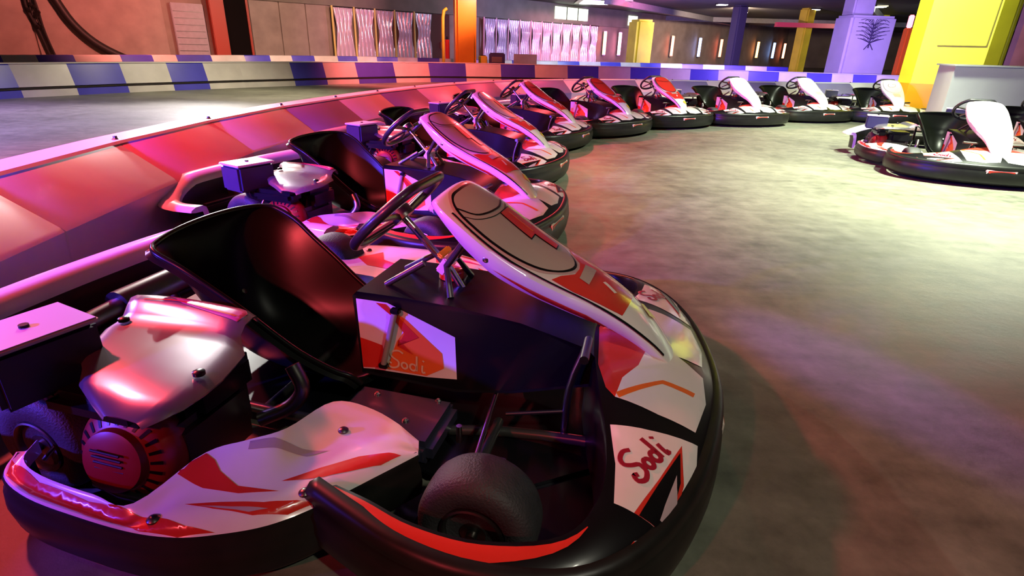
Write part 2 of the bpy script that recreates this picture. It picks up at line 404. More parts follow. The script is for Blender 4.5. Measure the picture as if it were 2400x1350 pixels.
    m.tube([(-.53, -.58, .138), (-.53, .58, .138)], .018, M_METAL)
    m.tube([(.86, -.2, .08), (.86, .2, .08)], .013, M_FRAME)
    m.tube([(-.2, -.30, .06), (-.2, .30, .06)], .013, M_FRAME)
    m.build('chassis_frame', K)
    m = MB()
    m.prism([(-.62, -.29), (.1, -.31), (.36, -.40), (.62, -.36), (.80, -.22), (.80, .22), (.62, .36), (.36, .40), (.1, .31), (-.62, .29)], 'z', .035, .045, M_BLACK)
    m.prism([(.38, -.60), (.55, -.70), (.76, -.66), (.90, -.50), (.98, -.25), (.99, 0), (.98, .25), (.90, .50), (.76, .66), (.55, .70), (.38, .60)], 'z', .028, .034, M_BLACK)
    m.box((.20, -.285, .085), (.31, .22, .07), mat('console_plastic', (.03, .03, .05), .3, coat=.1), bev=.02)
    m.box((.20, .285, .085), (.31, .22, .07), MATS['console_plastic'], bev=.02)
    ft = m.build('floor_tray', K)
    for x, y in ((.25, -.31), (.12, -.22), (.30, -.20)):
        m = MB(); m.lathe([(0, 0), (.009, 0), (.009, .004), (.004, .008), (0, .008)], (x, y, .12), (0, 0, 1), M_METAL, 10); m.build('bolt', ft)
    # --- seat
    sec = [((-.585, .512), (-.555, .497), .235), ((-.598, .47), (-.52, .488), .262), ((-.592, .38), (-.44, .452), .262), ((-.565, .27), (-.36, .395), .25), ((-.51, .165), (-.275, .335), .24),
           ((-.43, .09), (-.20, .275), .232), ((-.31, .058), (-.13, .225), .226), ((-.16, .058), (-.065, .19), .22), ((-.03, .085), (-.01, .165), .212), ((.03, .10), (.025, .15), .20), ((.055, .08), (.05, .12), .185)]
    P = [cat([(c[0], c[1], 0) for c, e_, w in sec], 4), cat([(e_[0], e_[1], w) for c, e_, w in sec], 4)]
    m = MB(); rings = []
    for c, e_ in zip(*P):
        r = []
        for k in range(-12, 13):
            t = abs(k)/12; b_ = .75*t**2.2+.25*(1-math.cos(t*math.pi/2)); yy = e_.z*(.72*t+.28*math.sin(t*math.pi/2))*(1 if k > 0 else -1)
            r.append(Vector((c.x+(e_.x-c.x)*b_, yy, c.y+(e_.y-c.y)*b_)))
        rr = [r[0]+Vector((-.012, -.018, -.012))]+r+[r[-1]+Vector((-.012, .018, -.012))]
        rings.append(rr)
    m.loft(rings, M_SEAT, closed=False); m.solid(.006)
    seat = m.build('seat', K, ang=50)
    m = MB(); edge = [r[1] for r in rings][::-1]+rings[0][2:-2]+[r[-2] for r in rings]
    m.tube(edge, .009, M_SEAT, 8); m.build('seat_rim', seat, ang=60)
    m = MB(); m.lathe([(0, 0), (.012, 0), (.010, .004), (0, .006)], (-.535, .06, .235), (.8, 0, .6), M_METAL, 12); m.build('seat_bolt', seat)
    m = MB()
    for s_ in (1, -1): m.tube([(-.40, .31*s_, .07), (-.44, .27*s_, .22), (-.50, .25*s_, .36)], .011, M_FRAME, smooth=3)
    m.build('seat_stay', K)
    # --- fuel tank with decal
    m = MB()
    sidep = [(.03, .13), (.02, .385), (.035, .40), (.16, .40), (.34, .395), (.52, .375), (.70, .33), (.73, .30), (.73, .22), (.5, .15), (.33, .12)]
    rr = []
    for y, sc in ((-.135, .97), (-.142, 1), (-.10, 1.0), (.10, 1.0), (.142, 1), (.135, .97)):
        cx, cz = .36, .26; rr.append([Vector((cx+(x-cx)*sc, y, cz+(z-cz)*sc)) for x, z in sidep])
    m.loft(rr, M_BLACK)
    for s_ in (1, -1):
        tb = m.tree()
        TK = [(.028, .375), (.125, .375), (.329, .298), (.333, .16), (.239, .15), (.034, .145)]
        TO = [(.112, .370), (.181, .331), (.289, .239), (.294, .19), (.239, .155), (.109, .155), (.150, .257), (.172, .289), (.135, .337)]
        TD = [(.032, .250), (.101, .234), (.109, .155), (.034, .150)]
        TS = [(.09, .372), (.12, .372), (.22, .28), (.155, .262), (.20, .22), (.15, .24), (.175, .285), (.14, .335)]
        lg = logo((.115, .168), Vector((1, -.03)), Vector((0, 1)), .055, .11)
        if s_ < 0: lg = [[(.44-p[0]-.06, p[1]) for p in q] for q in lg]
        m.decal(tb, [(TK, M_WHITE, 1), (TO, M_ORANGE, 2), (TD, M_RED, 2), (TS, M_RED, 3), (lg, M_CREAM, 4)], (0, 0, 0), (1, 0, 0), (0, 0, 1), (0, -s_, 0), maxl=.04)
    tk = m.build('fuel_tank', K, ang=40)
    m = MB(); m.tube([(.153, -.150, .352), (.108, -.150, .180)], .009, mat('sight_tube', (.30, .27, .22), .2), 10)
    for p in ((.155, -.147, .358), (.106, -.147, .172)): m.box(p, (.028, .02, .018), M_BLACK)
    m.build('sight_tube', tk)
    m = MB(); m.lathe([(0, 0), (.038, 0), (.038, .02), (.03, .026), (0, .026)], (.25, .05, .40), (0, 0, 1), M_RED, 20); m.build('filler_cap', tk)
    # --- pedals and steering links
    for s_ in (1, -1):
        m = MB(); m.tube([(.66, .17*s_, .06), (.665, .165*s_, .22), (.70, .16*s_, .345)], .010, M_METAL, smooth=3)
        m.tube([(.70, .12*s_, .345), (.705, .24*s_, .35)], .012, M_DMETAL)
        m.tube([(.66, .165*s_, .14), (.50, .20*s_, .12)], .006, M_DMETAL); m.build('pedal', K)
    m = MB()
    for s_ in (1, -1):
        m.tube([(.44, .03*s_, .13), (.49, .46*s_, .14)], .007, M_METAL); m.box((.55, .475*s_, .13), (.06, .05, .13), M_DMETAL, bev=.01)
        m.tube([(.40, .30*s_, .08), (.40, .30*s_, .13)], .008, M_METAL)
    m.build('steering_linkage', K)
    # --- steering wheel and column
    C = Vector((.107, 0, .608)); a = R(44); e1 = Vector((math.cos(a), 0, math.sin(a))); e2 = Vector((0, 1, 0)); nn = Vector((-math.sin(a), 0, math.cos(a)))
    m = MB(); rim = []
    for k in range(40):
        q = 2*math.pi*k/40; rx = .155*math.cos(q); ry = .168*math.sin(q)
        rx = min(rx, .128)
        rim.append(C+e1*rx+e2*ry)
    m.tube(rim, .0145, mat('wheel_grip', (.016, .016, .018), .38, coat=.2), 12, closed=True)
    sw = m.build('steering_wheel', K, ang=80)
    m = MB()
    for q in (0.15, math.pi-.15, -math.pi/2-.5, -math.pi/2+.5):
        m.tube([C-nn*.02, C+(e1*math.sin(q)*.8+e2*math.cos(q))*.155], .009, M_DMETAL, 8)
    m.lathe([(0, -.03), (.035, -.03), (.035, 0), (.025, .006), (0, .006)], C, nn, M_DMETAL, 20); m.build('wheel_hub', sw)
    m = MB(); m.tube([C-nn*.02, (.27, 0, .44), (.47, 0, .13)], .011, M_METAL)
    m.build('steering_column', K)
    m = MB()
    for s_ in (1, -1):
        m.tube([(.30, .09*s_, .395), (.27, .04*s_, .47), (.36, .07*s_, .60)], .010, M_FRAME)
        m.tube([(.09, .07*s_, .40), (.20, .04*s_, .47)], .009, M_FRAME)
    m.box((.255, .02, .46), (.03, .10, .05), M_WHITE, rot=Matrix.Rotation(R(35), 3, 'Y'))
    m.box((.24, .02, .488), (.02, .08, .012), M_YEL, rot=Matrix.Rotation(R(35), 3, 'Y'))
    m.build('column_support', K)
    # --- front panel
    be = math.atan(.43/.64); en = Vector((math.sin(be), 0, math.cos(be))); es = Vector((math.cos(be), 0, -math.sin(be)))
    cl = [(-.035, -.035, .085), (-.036, -.012, .108), (-.026, 0, .130), (-.006, .002, .148), (.035, .004, .162), (.09, .006, .171), (.15, .006, .174), (.22, .008, .172), (.29, .014, .165),
          (.36, .024, .153), (.43, .036, .140), (.50, .046, .122), (.57, .048, .106), (.64, .040, .090), (.70, .026, .072), (.75, .010, .052), (.775, -.008, .028)]
    ctr = cat([(s_, n_, w) for s_, n_, w in cl], 3)
    cs = [(-.93, -.085), (-.985, -.06), (-1.0, -.03), (-.985, -.010), (-.93, -.002), (-.8, .004), (-.6, .010), (-.3, .015), (0, .017)]
    cs = cs+[(-a_, b_) for a_, b_ in cs[:-1][::-1]]
    def win(g, k=1):
        pts = [(-.004-g, .035), (.000-g, .075), (.018, .105+g), (.06, .128+g), (.13, .138+g), (.21, .134+g), (.28, .116+g), (.325, .088+g), (.355+g, .048), (.368+g, 0)]
        return [tuple(p[:2]) for p in cat(V3(pts+[(x, -y) for x, y in pts[:-1][::-1]]), 3, closed=True)]
    red = [(.385, .0), (.38, .045), (.35, .09), (.335, .125), (.40, .122), (.50, .10), (.56, .085), (.54, -.088), (.50, -.10), (.40, -.122), (.335, -.125), (.35, -.09), (.38, -.045)]
    flank = [(.03, -.142), (.10, -.158), (.20, -.160), (.30, -.146), (.40, -.13), (.50, -.113), (.60, -.093), (.70, -.064)]
    rose = mat('rose_vinyl', (.62, .42, .42), .25, coat=.5)
    lines = [(ribbon([(.03, -.118), (.075, -.09), (.095, -.03), (.100, .05), (.085, .118)], .006), M_BLACK, 4), (ribbon([(.06, -.13), (.09, -.10), (.112, -.03), (.115, .06), (.10, .125)], .0025), M_BLACK, 4)]
    tail = [(ribbon(flank, .006), M_BLACK, 3), (ribbon([(x, -y) for x, y in flank], .006), M_BLACK, 3)]
    number = [([(.114, .100), (.114, .008), (.232, -.007), (.232, .040), (.305, .036), (.305, .084), (.208, .105)], M_BLACK, 4),
          ([(.118, .096), (.118, .012), (.228, -.002), (.228, .045), (.301, .040), (.301, .080), (.208, .101)], M_RED, 5), (ribbon([(.13, .058), (.22, .050)], .008, 0), M_ORANGE, 6)]
    lower = [(red, M_RED, 2), ([(.395, .05), (.43, .055), (.425, -.06), (.395, -.055)], M_GREY, 4), (ribbon([(.46, .0), (.50, -.02)], .014, 0), M_WHITE, 4), ([(.62, .02), (.66, .070), (.60, .078), (.585, .05)], M_YEL, 4)]
    PANELS = []
    for var in range(3):
        m = MB(); rings = []
        for c in ctr:
            k = min(1, c.z/.13)
            fd = ipl(-c.x, [(.05, .25), (0, .30), (-.10, .55), (-.20, .68), (-.40, .60), (-.75, .45)])
            rings.append([Vector((.30, 0, .67))+es*c.x+en*(c.y+(n_*fd if n_ < 0 else n_)*k)+Vector((0, y*c.z, 0)) for y, n_ in cs])
        m.loft(rings, M_WHITE, closed=False); m.solid(.010); tb = m.tree()
        if var == 0: sh = [(win(.018), rose, 1), (win(.008), M_BLACK, 2), (win(.0), M_GREY, 3)]+lower+lines+number+tail
        elif var == 1: sh = [(win(.012), M_BLACK, 2), (win(.0), M_RED, 3)]+lower+lines+tail  # red window: red lamp light painted into the panel colour
        else: sh = [(win(.008), M_PINK, 2), (win(.0), M_WHITE, 3), (ribbon([(.10, -.05), (.16, -.07), (.20, -.03), (.17, .04), (.11, .05), (.12, 0)], .012), M_PINK, 4), ([(.40, .06), (.50, .05), (.50, -.05), (.40, -.06)], mat('peach_vinyl', (.85, .5, .35), .3), 3)]
        m.decal(tb, sh, (.30, 0, .67), es, (0, 1, 0), en)
        if var < 2:
            for s_ in (1, -1):
                m.decal(tb, [([(.20, -.034), (.34, -.012), (.46, .010), (.60, .012), (.72, -.012), (.60, .000), (.46, -.004), (.34, -.026)], M_RED, 1)], (.30, 0, .67), es, en, (0, s_, 0))
        fp = m.build('front_panel', K, ang=50); PANELS.append(fp.data)
        if var: bpy.data.objects.remove(fp)
        else: fp0 = fp
    fp = fp0; make_kart.panels = PANELS
    for y in (-.166, .166):
        m = MB(); o = Vector((.30, y*.985, .67))+es*.17-en*.022
        m.lathe([(0, 0), (.014, 0), (.012, .006), (.006, .010), (0, .010)], o, (0, 1 if y > 0 else -1, .3), M_METAL, 14); m.build('bolt', fp)
    # --- engine
    m = MB()
    m.box((-.30, -.52, .14), (.30, .24, .18), M_DMETAL, bev=.02); m.box((-.26, -.48, .26), (.24, .22, .12), M_BLACK, bev=.03)
    for k in range(7): m.box((-.30+k*.022, -.41, .17), (.006, .03, .14), M_DMETAL, bev=0)
    m.tube([(-.12, -.42, .12), (-.05, -.38, .15), (-.02, -.36, .2), (-.05, -.35, .26)], .02, M_DMETAL, smooth=4)
    m.tube([(-.46, -.55, .10), (-.50, -.45, .12), (-.50, -.38, .2)], .008, mat('blue_hose', (.03, .03, .5), .4), smooth=4)
    m.box((-.46, -.60, .16), (.05, .06, .14), M_DMETAL); m.tube([(-.5, -.70, .12), (-.44, -.66, .2), (-.42, -.6, .3)], .006, M_METAL, smooth=3)
    m.box((-.30, -.66, .30), (.26, .10, .06), M_BLACK, bev=.02)
    m.build('engine_block', K)
    m = MB(); cs_ = Vector((-.27, -.645, .165)); ax = Vector((.12, -1, .25)).normalized()
    m.lathe([(0, -.02), (.118, -.02), (.122, .0), (.118, .03), (.10, .048), (.075, .058), (.072, .075), (.055, .082), (.0, .084)], cs_, ax, M_STARTER, 40)
    e = ax.orthogonal().normalized(); w_ = ax.cross(e)
    for k in range(24):
        q = k*math.pi/12; d = e*math.cos(q)+w_*math.sin(q); t = d.cross(ax)
        m.add([cs_+d*.080+ax*.0575-t*.0035, cs_+d*.080+ax*.0575+t*.0035, cs_+d*.104+ax*.0475+t*.0045, cs_+d*.104+ax*.0475-t*.0045], [(0, 1, 2, 3)], M_BLACK)
    for k in range(5):
        q = Vector((.11, .0, 1)).cross(ax).normalized(); p = cs_+ax*.0842+Vector((0, 0, 1))*(.03-k*.015)
        m.tube([p-q*.035, p+q*.035], .0028, M_BLACK, 6)
    m.build('recoil_starter', K)
    m = MB(); rings = []
    ys = [(-.315, .372), (-.33, .392), (-.36, .404), (-.395, .400), (-.425, .388), (-.445, .380), (-.49, .379), (-.54, .379), (-.60, .379), (-.65, .378), (-.70, .375), (-.735, .368), (-.760, .355)]
    XL = [(-.3, -.51), (-.36, -.53), (-.42, -.49), (-.50, -.475), (-.56, -.435), (-.60, -.43), (-.65, -.36), (-.70, -.31), (-.735, -.24), (-.77, -.16)]
    XR = [(-.3, -.17), (-.36, -.14), (-.40, -.135), (-.44, -.12), (-.46, -.075), (-.50, -.06), (-.60, -.035), (-.68, -.03), (-.73, -.05), (-.77, -.10)]
    for i in range(0, 17):
        t = i/16; r = []
        for j, (y, z) in enumerate(ys):
            x = ipl(y, XL)*(1-t)+ipl(y, XR)*t
            r.append(Vector((x, y, z-.012*(max(0, t-.88)/.12)**2-.012*(max(0, .10-t)/.10)**2+.006*math.sin(t*math.pi))))
        rings.append(r)
    m.loft(rings, M_COVER, closed=False); m.solid(.006)
    tb = m.tree()
    m.decal(tb, [([(-.44, -.33), (-.30, -.33), (-.18, -.335), (-.155, -.36), (-.155, -.40), (-.22, -.395), (-.34, -.375)], mat('magenta_strip', (.62, .12, .30), .25, coat=.6), 1),  # magenta strip along the raised edge of the cover
                 (ribbon([(-.46, -.38), (-.36, -.368), (-.25, -.38), (-.17, -.385)], .006), M_RED, 2),
                 ], (0, 0, 0), (1, 0, 0), (0, 1, 0), (0, 0, 1))
    ec = m.build('engine_cover', K, ang=50)
    for x, y in ((-.44, -.465), (-.075, -.615)):
        m = MB(); m.lathe([(0, 0), (.013, 0), (.013, .008), (.007, .011), (0, .011)], (x, y, .385), (0, 0, 1), M_BLACK, 14); m.build('bolt', ec)
    m = MB(); m.box((-.47, -.665, .385), (.16, .21, .135), M_BOX, rot=Matrix.Rotation(R(-12), 3, 'Z'), bev=.012)
    m.box((-.47, -.665, .455), (.166, .216, .012), M_LID, rot=Matrix.Rotation(R(-12), 3, 'Z'), bev=.004)
    ab = m.build('airbox', K)
    m = MB(); m.tube([(-.48, -.66, .32), (-.48, -.64, .27), (-.42, -.6, .22), (-.36, -.58, .2)], .032, M_BLACK, smooth=4); m.build('intake_hose', ab)
    m = MB(); m.lathe([(0, 0), (.010, 0), (.010, .006), (0, .006)], (-.47, -.665, .461), (0, 0, 1), M_BLACK, 10); m.build('bolt', ab)
    m = MB(); m.tube([(-.52, -.34, .16), (-.70, -.36, .2), (-.86, -.30, .2), (-.90, -.1, .2)], .034, M_DMETAL, smooth=4)
    m.tube([(-.90, -.12, .2), (-.90, .22, .2)], [.055, .055], M_DMETAL, 16); m.build('exhaust', K)
    return K
kart = make_kart()
POSES = [(-.44, 1.6, -14.6), (-.75, 3.42, -20), (-.60, 5.14, -17.7), (-.17, 7.02, -24.5), (.82, 8.38, -42.6), (2.04, 9.50, -61.3), (3.50, 10.10, -71.7), (5.02, 10.96, -74.4),
         (6.72, 11.06, -98.6), (4.60, 6.0, -106), (6.35, 7.25, -112)]
LAB = ['red and white go-kart closest to the camera, filling the lower left foreground',
       'go-kart parked directly behind the foreground kart, its black airbox beside the curved barrier',
       'go-kart third in the row by the curved barrier, counted from the foreground',
       'go-kart fourth in the parked row, its round steering wheel against the red-lit barrier',
       'go-kart fifth in the parked row, where the row bends to the right',
       'red-lit go-kart sixth in the row, first one whose black bumper faces the camera',
       'go-kart seventh in the row, standing centre of the three white-nosed karts at the back',
       'go-kart eighth in the row with a bright white front panel, near the violet pillar',
       'last go-kart of the back row, white front panel against the big yellow pillar',
       'go-kart standing apart at the right, white front panel, in front of the grey box',
       'go-kart cut off by the right picture edge beside the grey box']
for i, (x, y, a) in enumerate(POSES):
    k = kart if i == 0 else copy_tree(kart)
    k.location = (x, y, 0); k.rotation_euler = (0, 0, R(a)); tag(k, LAB[i], 'go-kart', 'rental go-karts parked along the barrier')
    for ch in kids(k):
        if ch.name.startswith('front_panel'): ch.data = make_kart.panels[0 if i < 3 else 1 if i < 6 else 2]

# ------------------------------------------------------------------ floor, walls, ceiling
def floor_mat():
    m = bpy.data.materials.new('worn_concrete'); m.use_nodes = True; nt = m.node_tree; b = nt.nodes['Principled BSDF']; N = nt.nodes.new; L = nt.links.new
    tc = N('ShaderNodeTexCoord')
    n1 = N('ShaderNodeTexNoise'); n1.inputs['Scale'].default_value = .55; n1.inputs['Detail'].default_value = 8; n1.inputs['Roughness'].default_value = .62
    n2 = N('ShaderNodeTexNoise'); n2.inputs['Scale'].default_value = 7; n2.inputs['Detail'].default_value = 8; n2.inputs['Roughness'].default_value = .7
    mp = N('ShaderNodeMapping'); mp.inputs['Rotation'].default_value = (0, 0, R(55)); mp.inputs['Scale'].default_value = (.5, 6, 1)
    n3 = N('ShaderNodeTexNoise'); n3.inputs['Scale'].default_value = 2.2; n3.inputs['Detail'].default_value = 7
    for n in (n1, n2): L(tc.outputs['Object'], n.inputs['Vector'])
    L(tc.outputs['Object'], mp.inputs['Vector']); L(mp.outputs[0], n3.inputs['Vector'])
    a = N('ShaderNodeMath'); a.operation = 'MULTIPLY'; L(n1.outputs['Fac'], a.inputs[0]); a.inputs[1].default_value = .55
    c = N('ShaderNodeMath'); c.operation = 'MULTIPLY_ADD'; L(n2.outputs['Fac'], c.inputs[0]); c.inputs[1].default_value = .32; L(a.outputs[0], c.inputs[2])
    d = N('ShaderNodeMath'); d.operation = 'MULTIPLY_ADD'; L(n3.outputs['Fac'], d.inputs[0]); d.inputs[1].default_value = .12; L(c.outputs[0], d.inputs[2])
    cr = N('ShaderNodeValToRGB'); e = cr.color_ramp.elements; e[0].position = .36; e[0].color = (.050, .052, .038, 1); e[1].position = .64; e[1].color = (.245, .25, .185, 1)
    L(d.outputs[0], cr.inputs[0]); L(cr.outputs[0], b.inputs['Base Color'])
    mr = N('ShaderNodeMapRange'); mr.inputs[3].default_value = .42; mr.inputs[4].default_value = .68; L(n2.outputs['Fac'], mr.inputs[0]); L(mr.outputs[0], b.inputs['Roughness'])
    bp = N('ShaderNodeBump'); bp.inputs['Strength'].default_value = .25; bp.inputs['Distance'].default_value = .02; L(n2.outputs['Fac'], bp.inputs['Height']); L(bp.outputs[0], b.inputs['Normal'])
    return m
def struct(name, m, **k): return m.build(name, kind='structure', **k)
m = MB(); m.box((15, 30, -.05), (90, 76, .1), floor_mat(), bev=0); struct('floor', m)
M_CEIL = mat('ceiling_paint', (.06, .06, .075), .7, noise=.3, nscale=1)
m = MB(); m.box((15, 30, 3.5), (90, 76, .2), M_CEIL, bev=0); struct('ceiling', m)
WO = Vector((-7.8, 25.6, 0)); WU = Vector((.704, .710, 0)).normalized(); WN = Vector((WU.y, -WU.x, 0))   # WN points to the track
WR = Matrix.Rotation(math.atan2(WU.y, WU.x), 3, 'Z')
def wpt(s_, z, off=0): return WO+WU*s_+WN*off+Vector((0, 0, z))
def wbox(mb, s0, s1, z0, z1, o0, o1, mt, bev=.01):
    mb.box(wpt((s0+s1)/2, (z0+z1)/2, (o0+o1)/2), (s1-s0, abs(o1-o0), z1-z0), mt, rot=WR, bev=bev)
M_WALL = mat('wall_render', (.36, .30, .24), .75, noise=.35, nscale=1.2)
M_WALLP = mat('wall_panel_paint', (.42, .36, .30), .6, noise=.25, nscale=2)
m = MB(); wbox(m, -26, 48, 0, 3.4, -.2, 0, M_WALL, 0)
struct('wall_left', m)
m = MB(); wbox(m, -3.4, 22.4, 2.42, 3.4, 0, .15, mat('lintel_concrete', (.26, .25, .20), .7, noise=.25, nscale=1.5), 0); struct('trim_1', m)
m = MB(); m.box((45, 60, 1.7), (42, .2, 3.4), mat('far_wall', (.20, .17, .12), .8, noise=.4, nscale=.6), bev=0); struct('wall_back', m)
m = MB(); m.box((17.5, 16.2, 1.7), (9, .2, 3.4), mat('right_wall', (.28, .18, .13), .7, noise=.3, nscale=2), bev=0); struct('wall_right', m)
# wall panels, doors
def thing_mesh(name, mb, label, ct, group=None, **k):
    o = mb.build(name, **k); tag(o, label, ct, group); return o
for i, (a, b, lb) in enumerate([(-12.6, -9.95, 'pinkish concrete wall panel at the far left edge'), (-9.9, -6.3, 'wide pinkish wall panel behind the curved black hose'), (-3.35, -2.24, 'narrow beige wall panel right of the black doorway'),
                                (-2.2, -1.16, 'beige wall panel between two thin joints'), (-1.12, -.15, 'beige wall panel beside the foil curtains')]):
    m = MB(); wbox(m, a, b, 0, 3.38, 0, .05, M_WALLP); o = thing_mesh('wall_panel', m, lb, 'wall panel', 'concrete wall panels on the left')
m = MB(); wbox(m, -6.05, -5.0, .1, 2.15, .06, .14, mat('shutter_grey', (.42, .40, .45), .45, noise=.15), .02)
for k in range(9): wbox(m, -6.0, -5.05, .2+k*.21, .215+k*.21, .14, .15, M_DMETAL, 0)
thing_mesh('roller_shutter', m, 'pale grey shutter panel lit violet beside the red post', 'shutter')
m = MB(); wbox(m, -4.85, -4.35, 0, 3.3, .05, .35, mat('red_post_paint', (.45, .05, .02), .5), .02); thing_mesh('wall_post', m, 'dark red post beside the black doorway', 'post')
m = MB(); wbox(m, -4.33, -3.45, 0, 3.3, .03, .09, mat('door_black', (.008, .006, .006), .95, spec=.1), .01)
wbox(m, -3.50, -3.42, 0, 3.3, .05, .14, MATS['red_post_paint'], 0); struct('door_1', m)
m = MB(); wbox(m, 5.0, 6.15, 0, 2.4, .03, .09, mat('door_brown', (.10, .015, .012), .5), .01); wbox(m, 5.55, 6.0, .9, 1.2, .09, .2, mat('cabinet_rose', (.5, .2, .16), .5), .01); struct('door_2', m)
# curved black hose and hanging cable on the wall
m = MB(); m.tube([wpt(-9.6, 2.9, .15), wpt(-9.25, 2.1, .15), wpt(-8.95, 1.4, .16), wpt(-8.5, .85, .17), wpt(-7.9, .45, .18), wpt(-7.2, .15, .18)], .13, mat('hose_black', (.02, .018, .016), .5), 12, smooth=5)
thing_mesh('curved_duct', m, 'thick black curved hose sweeping down the pink wall', 'hose')
m = MB()
for k in range(7):
    x = -9.85+random.uniform(-.08, .1); m.tube([wpt(x, 2.6, .12), wpt(x+random.uniform(-.08, .08), 1.8, .16), wpt(x+.08, 1.1, .14), wpt(x+.2, .3, .14)], random.uniform(.015, .04), MATS['hose_black'], 8, smooth=4)
for k in range(10): m.box(wpt(-9.82+random.uniform(-.12, .12), 1.5+random.uniform(-.35, .5), .18), (.12, .1, .1), MATS['hose_black'], rot=Matrix.Rotation(random.random()*3, 3, 'Y'), bev=.02)
thing_mesh('cable_bundle', m, 'dark tangled cable bundle hanging on the wall at far left', 'cables')
# window and ceiling flood
M_WIN = mat('window_glow', (.5, .5, .5), .3, emit=(.85, 1, .72), estr=2.2)
m = MB(); wbox(m, 13.7, 16.65, 2.62, 3.25, .16, .2, M_WIN, 0)
for s_ in (14.7, 15.7): wbox(m, s_-.03, s_+.03, 2.6, 3.27, .2, .22, M_DMETAL, 0)
struct('window_1', m)
m = MB(); wbox(m, 20.9, 21.9, 2.58, 3.15, .16, .2, M_WIN, 0); struct('window_2', m)
# foil curtains
M_FOIL = mat('foil_plastic', (.80, .70, .80), .18, .35, bump=.5, bscale=6)
def curtain(s0, s1, label, group, off=.35):
    pm = mat('curtain_post_yellow', (.8, .7, .2), .3) if s0 < 6 else mat('curtain_post', (.75, .4, .45), .3, .2)
    root = empty('plastic_curtain', wpt((s0+s1)/2, 0, off)); tag(root, label, 'curtain', group)
    base = Vector(root.location); m = MB(); rings = []
    n = 36
    for j in range(9):
        z = 2.36-1.95*j/8-(.25 if j == 8 else 0); pin = 1-.22*math.exp(-((z-1.55)/.45)**2)
        r = []
        for i in range(n+1):
            t = i/n; s_ = (s0+s1)/2+((t-.5)*(s1-s0)*.9)*pin; o = off+.09*math.sin(t*math.pi*9+j*.35)*(.6+.4*math.sin(j*1.3+s0))
            r.append(wpt(s_, max(z, .05), o)-base)
        rings.append(r)
    m.loft(rings, M_FOIL, closed=False); m.solid(.012); m.build('foil_sheet', root, ang=70)
    m = MB(); m.tube([wpt(s0, .0, off)-base, wpt(s0, 2.42, off)-base], .045, pm, 10); m.build('post', root)
    m = MB(); m.tube([wpt(s0, 2.38, off)-base, wpt(s1, 2.38, off)-base], .02, M_DMETAL, 8); m.build('curtain_rail', root)
ls = [-.15, .85, 1.85, 2.85, 3.9, 4.95]
on = ['first', 'second', 'third', 'fourth', 'fifth', 'sixth', 'seventh', 'eighth', 'ninth', 'tenth', 'eleventh', 'twelfth']
for i in range(5): curtain(ls[i], ls[i+1], f'gathered foil curtain, {on[i]} from the left in the bay left of the orange pillar', 'foil curtains left of the orange pillar')
rs = [8.15+i*.86 for i in range(12)]
for i in range(11): curtain(rs[i], rs[i]+.86, f'gathered foil curtain, {on[i]} from the left in the bay right of the orange pillar', 'foil curtains right of the orange pillar')

# pillars
def pillar(name, loc, w, d, rz, z1, mt, label, base=None, bz=0):
    root = empty(name, loc, rz); tag(root, label, 'pillar'); m = MB(); m.box((0, 0, z1/2), (w, d, z1), mt, bev=min(w, d)*.12); m.build('shaft', root)
    if base: m = MB(); m.box((0, 0, bz/2), (w*1.04, d*1.04, bz), base, bev=.01); m.build('base_band', root)
    return root
M_PY = mat('pillar_yellow', (.80, .72, .03), .4, noise=.25, nscale=1.5); M_PO = mat('pillar_orange', (.85, .36, .01), .35, noise=.15, nscale=2)
def big_pillar():
    root = empty('concrete_pillar', (8.55, 12.1, 0), R(-34)); tag(root, 'huge yellow octagonal pillar standing behind the row at the right', 'pillar')
    m = MB(); w, c = .74, .22
    P = [(-w+c, -w), (w-c, -w), (w, -w+c), (w, w-c), (w-c, w), (-w+c, w), (-w, w-c), (-w, -w+c)]
    m.prism(P, 'z', 0, 3.4, M_PY); m.build('shaft', root, ang=20)
    m = MB(); m.prism([(x*1.03, y*1.03) for x, y in P], 'z', 0, .62, M_PO); m.build('base_band', root, ang=20)
    m = MB(); m.tube([(w+.05, -.15, 0), (w+.05, -.15, 2.2), (w+.1, -.05, 2.9), (w+.02, .1, 3.4)], .05, M_PY, 10, smooth=4); m.build('drain_pipe', root)
    m = MB()
    m.box((.1, -w-.02, 1.75), (.75, .03, .9), M_PY, bev=.01)
    m.build('wall_plate', root)
big_pillar()
pillar('concrete_pillar', (-2.05, 23.0, 0), .78, .78, R(12), 3.4, M_PO, 'orange pillar between the two foil curtain bays')
pillar('concrete_pillar', (5.9, 30.0, 0), .95, .95, R(20), 2.45, M_PY, 'slim yellow pillar at the end of the foil curtains')
m = MB(); m.tube([(-2.85, 22.9, 0), (-2.85, 22.9, 2.0), (-2.7, 22.95, 2.3)], .06, M_PY, 10, smooth=3); thing_mesh('drain_pipe', m, 'thin yellow pipe left of the orange pillar', 'pipe')
m = MB(); m.tube([(-2.66, 22.5, .6), (-2.66, 22.5, 1.25)], .085, M_RED, 16); m.tube([(-2.66, 22.5, 1.25), (-2.66, 22.5, 1.36)], [.05, .025], M_BLACK, 12); thing_mesh('fire_extinguisher', m, 'red fire extinguisher between yellow pipe and orange pillar', 'fire extinguisher')
